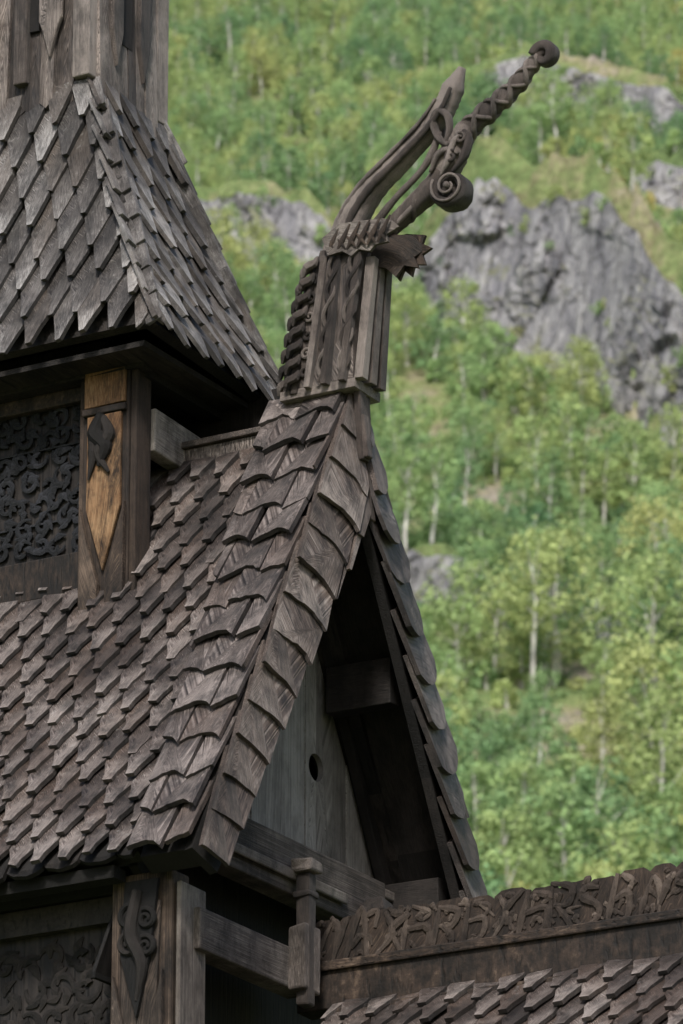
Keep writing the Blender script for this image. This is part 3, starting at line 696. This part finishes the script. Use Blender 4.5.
# stands of lighter and darker trees: location-based noise plus a per-tree random
ln=N.new('ShaderNodeTexNoise'); ln.inputs['Scale'].default_value=.06; ln.inputs['Detail'].default_value=3; L.new(oi.outputs['Location'],ln.inputs['Vector'])
lm=N.new('ShaderNodeMath'); lm.operation='MULTIPLY_ADD'; lm.inputs[1].default_value=1.5; lm.inputs[2].default_value=-.50; L.new(ln.outputs[0],lm.inputs[0])
la=N.new('ShaderNodeMath'); la.operation='MULTIPLY_ADD'; la.inputs[1].default_value=.55; L.new(oi.outputs['Random'],la.inputs[0]); L.new(lm.outputs[0],la.inputs[2])
L.new(la.outputs[0],r.inputs[0])
at=N.new('ShaderNodeAttribute'); at.attribute_name='tint'; se=N.new('ShaderNodeSeparateColor'); L.new(at.outputs['Color'],se.inputs[0])
mr=N.new('ShaderNodeMapRange'); mr.inputs[3].default_value=.6; mr.inputs[4].default_value=1.4; L.new(se.outputs[0],mr.inputs[0])
mu=N.new('ShaderNodeMix'); mu.data_type='RGBA'; mu.blend_type='MULTIPLY'; mu.inputs[0].default_value=1; L.new(r.outputs[0],mu.inputs[6]); L.new(mr.outputs[0],mu.inputs[7])
N.remove(b); df=N.new('ShaderNodeBsdfDiffuse'); tr=N.new('ShaderNodeBsdfTranslucent'); ms=N.new('ShaderNodeMixShader'); ms.inputs[0].default_value=.3
L.new(mu.outputs[2],df.inputs[0]); L.new(mu.outputs[2],tr.inputs[0]); L.new(df.outputs[0],ms.inputs[1]); L.new(tr.outputs[0],ms.inputs[2]); L.new(ms.outputs[0],t.nodes['Material Output'].inputs[0])
M_leaf=m
m,t,b=nt('birch_bark'); b.inputs['Roughness'].default_value=.9
n1=t.nodes.new('ShaderNodeTexNoise'); n1.inputs['Scale'].default_value=4; r=t.nodes.new('ShaderNodeValToRGB'); r.color_ramp.elements[0].position=.36; r.color_ramp.elements[0].color=(.2,.18,.16,1); r.color_ramp.elements[1].position=.56; r.color_ramp.elements[1].color=(.68,.66,.61,1)
t.links.new(n1.outputs[0],r.inputs[0]); t.links.new(r.outputs[0],b.inputs['Base Color']); M_bark=m
protos=bpy.data.collections.new('birch_prototypes')
def tree(name,h,cr_,nclump,per,lean,leaf=.27,low=.28,seed=0):
    random.seed(seed); mb=MB()
    top=Vector((lean,U_(-.3,.3),h*.95)); trunk=cr([(0,0,-.6),(lean*.1,0,h*.3),(lean*.45,U_(-.2,.2),h*.62),top],5)
    tube(mb,trunk,[.14,.12,.07,.015],seg=5)
    cl_=[]
    for i in range(nclump):
        f=low+(1-low)*(i+.5)/nclump; a=i*2.4+U_(-.5,.5)
        prof=math.sin(math.pi*min(1,max(.06,(f-low)/(1-low)*.80+.16)))**.65
        rr=cr_*prof*U_(.35,1.0); k=min(len(trunk)-1,int(f*.85*(len(trunk)-1))); s_=trunk[k]
        c=Vector((s_.x+math.cos(a)*rr,s_.y+math.sin(a)*rr,h*f+U_(-.3,.3))); cl_.append((c,U_(.42,.8)*cr_*.40+.14))
        if i%2==0: tube(mb,cr([s_,(s_+c)/2+Vector((0,0,.1)),c],2),[.035,.02,.006],seg=3)
    nb=len(mb.f)
    for (c,rad) in cl_:
        bt=R()
        for _ in range(per):
            d=Vector((random.gauss(0,1),random.gauss(0,1),random.gauss(0,.8))); d.normalize(); rr=rad*(R()**.35)*(1.5 if R()<.12 else 1)
            p=c+d*rr; p.z-=abs(random.gauss(0,.08))
            n=(d*1.2+Vector((U_(-.6,.6),U_(-.6,.6),U_(0,.9)))).normalized(); s1=n.orthogonal().normalized(); s1=(Matrix.Rotation(R()*6.28,3,n)@s1); s2=n.cross(s1)
            l=leaf*U_(.5,1.2); 
            mb.poly([p-s1*l*.5,p-s2*l*.35,p+s1*l*.5,p+s2*l*.35],[(0,0)]*4,(bt*.5+R()*.5,0,0))
    me=bpy.data.meshes.new(name); me.from_pydata(mb.v,[],mb.f)
    ca=me.color_attributes.new('tint','FLOAT_COLOR','CORNER'); fc=[]
    for f_,c in zip(mb.f,mb.c): fc.extend((c[0],c[1],c[2],1)*len(f_))
    ca.data.foreach_set('color',fc)
    me.materials.append(M_bark); me.materials.append(M_leaf)
    me.polygons.foreach_set('material_index',[0 if i<nb else 1 for i in range(len(mb.f))])
    ob=bpy.data.objects.new(name,me); protos.objects.link(ob)
specs=[(6.5,1.8,26,54,.3,.30),(7.5,2.1,32,54,-.4,.28),(5.2,2.0,26,54,.2,.14),(7.2,2.8,38,56,.5,.24),(4.2,1.7,20,54,-.2,.08),(8.5,1.7,26,48,.5,.42),(2.0,1.3,12,52,.1,.1),(1.5,1.5,12,52,.0,.1)]
for i,s_ in enumerate(specs): tree('birch_proto_%s'%'abcdefgh'[i],s_[0],s_[1],s_[2],s_[3],s_[4],low=s_[5],seed=50+i)
random.seed(11)
P=[];RT=[];SC=[];IX=[]
def near_cliff(x,y):
    for c in cliffs:
        q=cl(c,x)
        if not q: continue
        y0,K=q; w=.30*K+.3
        big=K>9.5
        if y0-(9 if big else 11)<y<y0+w+3.5: return (2 if y>y0-1.8 else 1)
    return 0
for (x,y,z) in SHR:
    P.append((x,y,z)); RT.append((U_(-.1,.1),U_(-.1,.1),R()*6.28)); SC.append(U_(.35,.85)); IX.append(random.choice((6,7)))
tries=0
while tries<12500:
    tries+=1
    y=math.sqrt(U_(190**2,640**2)); hw=.105*y+9; x=U_(-hw,hw)
    dens=.62+1.1*nz(x*.035,y*.03,3)+.7*nz(x*.11,y*.11,8)
    dens*= 1.3 if y<335 else (1.0 if y<430 else .85)
    cf=1
    for (cx,cy,rx,ry) in clear: cf*=1-.8*math.exp(-(((x-cx)/rx)**2+((y-cy)/ry)**2)*1.3)
    nc=near_cliff(x,y)
    if nc==2: continue
    shrub=R()<.40
    if not shrub and (nc==1 or R()>(dens*.75+.03)*cf): continue
    if shrub and R()>(dens*.5+.38)*(.4+.6*cf): continue
    ix=random.choice((6,7)) if shrub else random.choice((0,1,2,2,3,3,4,5))
    s_=U_(.4,1.2) if shrub else (U_(.8,1.55) if y<330 else (U_(.7,1.25) if y<430 else U_(.6,1.1)))
    P.append((x,y,Hh(x,y)-.15)); RT.append((U_(-.06,.06),U_(-.06,.06),R()*6.28)); SC.append(s_); IX.append(ix)
me=bpy.data.meshes.new('hillside_birch_forest'); me.from_pydata(P,[],[])
a=me.attributes.new('rot','FLOAT_VECTOR','POINT'); a.data.foreach_set('vector',[c for r_ in RT for c in r_])
a=me.attributes.new('scl','FLOAT','POINT'); a.data.foreach_set('value',SC)
a=me.attributes.new('idx','INT','POINT'); a.data.foreach_set('value',IX)
fo=bpy.data.objects.new('hillside_birch_forest',me); sc.collection.objects.link(fo)
ng=bpy.data.node_groups.new('scatter','GeometryNodeTree'); ng.interface.new_socket('Geometry',in_out='INPUT',socket_type='NodeSocketGeometry'); ng.interface.new_socket('Geometry',in_out='OUTPUT',socket_type='NodeSocketGeometry')
gi=ng.nodes.new('NodeGroupInput'); go=ng.nodes.new('NodeGroupOutput'); ip=ng.nodes.new('GeometryNodeInstanceOnPoints'); ci=ng.nodes.new('GeometryNodeCollectionInfo')
ci.inputs['Collection'].default_value=protos; ci.inputs['Separate Children'].default_value=True; ci.inputs['Reset Children'].default_value=True
def na(nm,ty):
    n=ng.nodes.new('GeometryNodeInputNamedAttribute'); n.data_type=ty; n.inputs['Name'].default_value=nm
    return [q for q in n.outputs if q.enabled and q.name=='Attribute'][0]
ng.links.new(gi.outputs[0],ip.inputs['Points']); ng.links.new(ci.outputs[0],ip.inputs['Instance']); ip.inputs['Pick Instance'].default_value=True
ng.links.new(na('idx','INT'),ip.inputs['Instance Index']); ng.links.new(na('rot','FLOAT_VECTOR'),ip.inputs['Rotation']); ng.links.new(na('scl','FLOAT'),ip.inputs['Scale'])
ng.links.new(ip.outputs[0],go.inputs[0])
md=fo.modifiers.new('scatter','NODES'); md.node_group=ng
print('TREES',len(P))

# ------------------------------------------------------------------ light, sky, camera
S=Vector((-.10,-.70,.72)).normalized()
w=bpy.data.worlds.new('World'); sc.world=w; w.use_nodes=True; t=w.node_tree
sk=t.nodes.new('ShaderNodeTexSky'); sk.sky_type='NISHITA'; sk.sun_disc=False; sk.sun_elevation=math.asin(S.z); sk.sun_rotation=math.atan2(S.x,S.y)%(2*math.pi); sk.dust_density=2.5; sk.air_density=1.0
t.links.new(sk.outputs[0],t.nodes['Background'].inputs[0]); t.nodes['Background'].inputs[1].default_value=.15
l=bpy.data.lights.new('sun','SUN'); l.energy=3.8; l.angle=math.radians(10); l.color=(1,.97,.92); lo=bpy.data.objects.new('sun',l); sc.collection.objects.link(lo)
lo.rotation_euler=S.to_track_quat('Z','Y').to_euler(); lo.location=(0,0,60)
c=bpy.data.cameras.new('camera'); co=bpy.data.objects.new('camera',c); sc.collection.objects.link(co); sc.camera=co
co.location=(0,0,1.6); co.rotation_euler=(math.radians(110),0,0); c.sensor_width=36; c.lens=175.8; c.clip_end=3000; c.clip_start=.5
c.dof.use_dof=True; c.dof.focus_distance=24.6; c.dof.aperture_fstop=5.6
sc.view_settings.view_transform='Standard'; sc.view_settings.look='None'; sc.view_settings.exposure=0
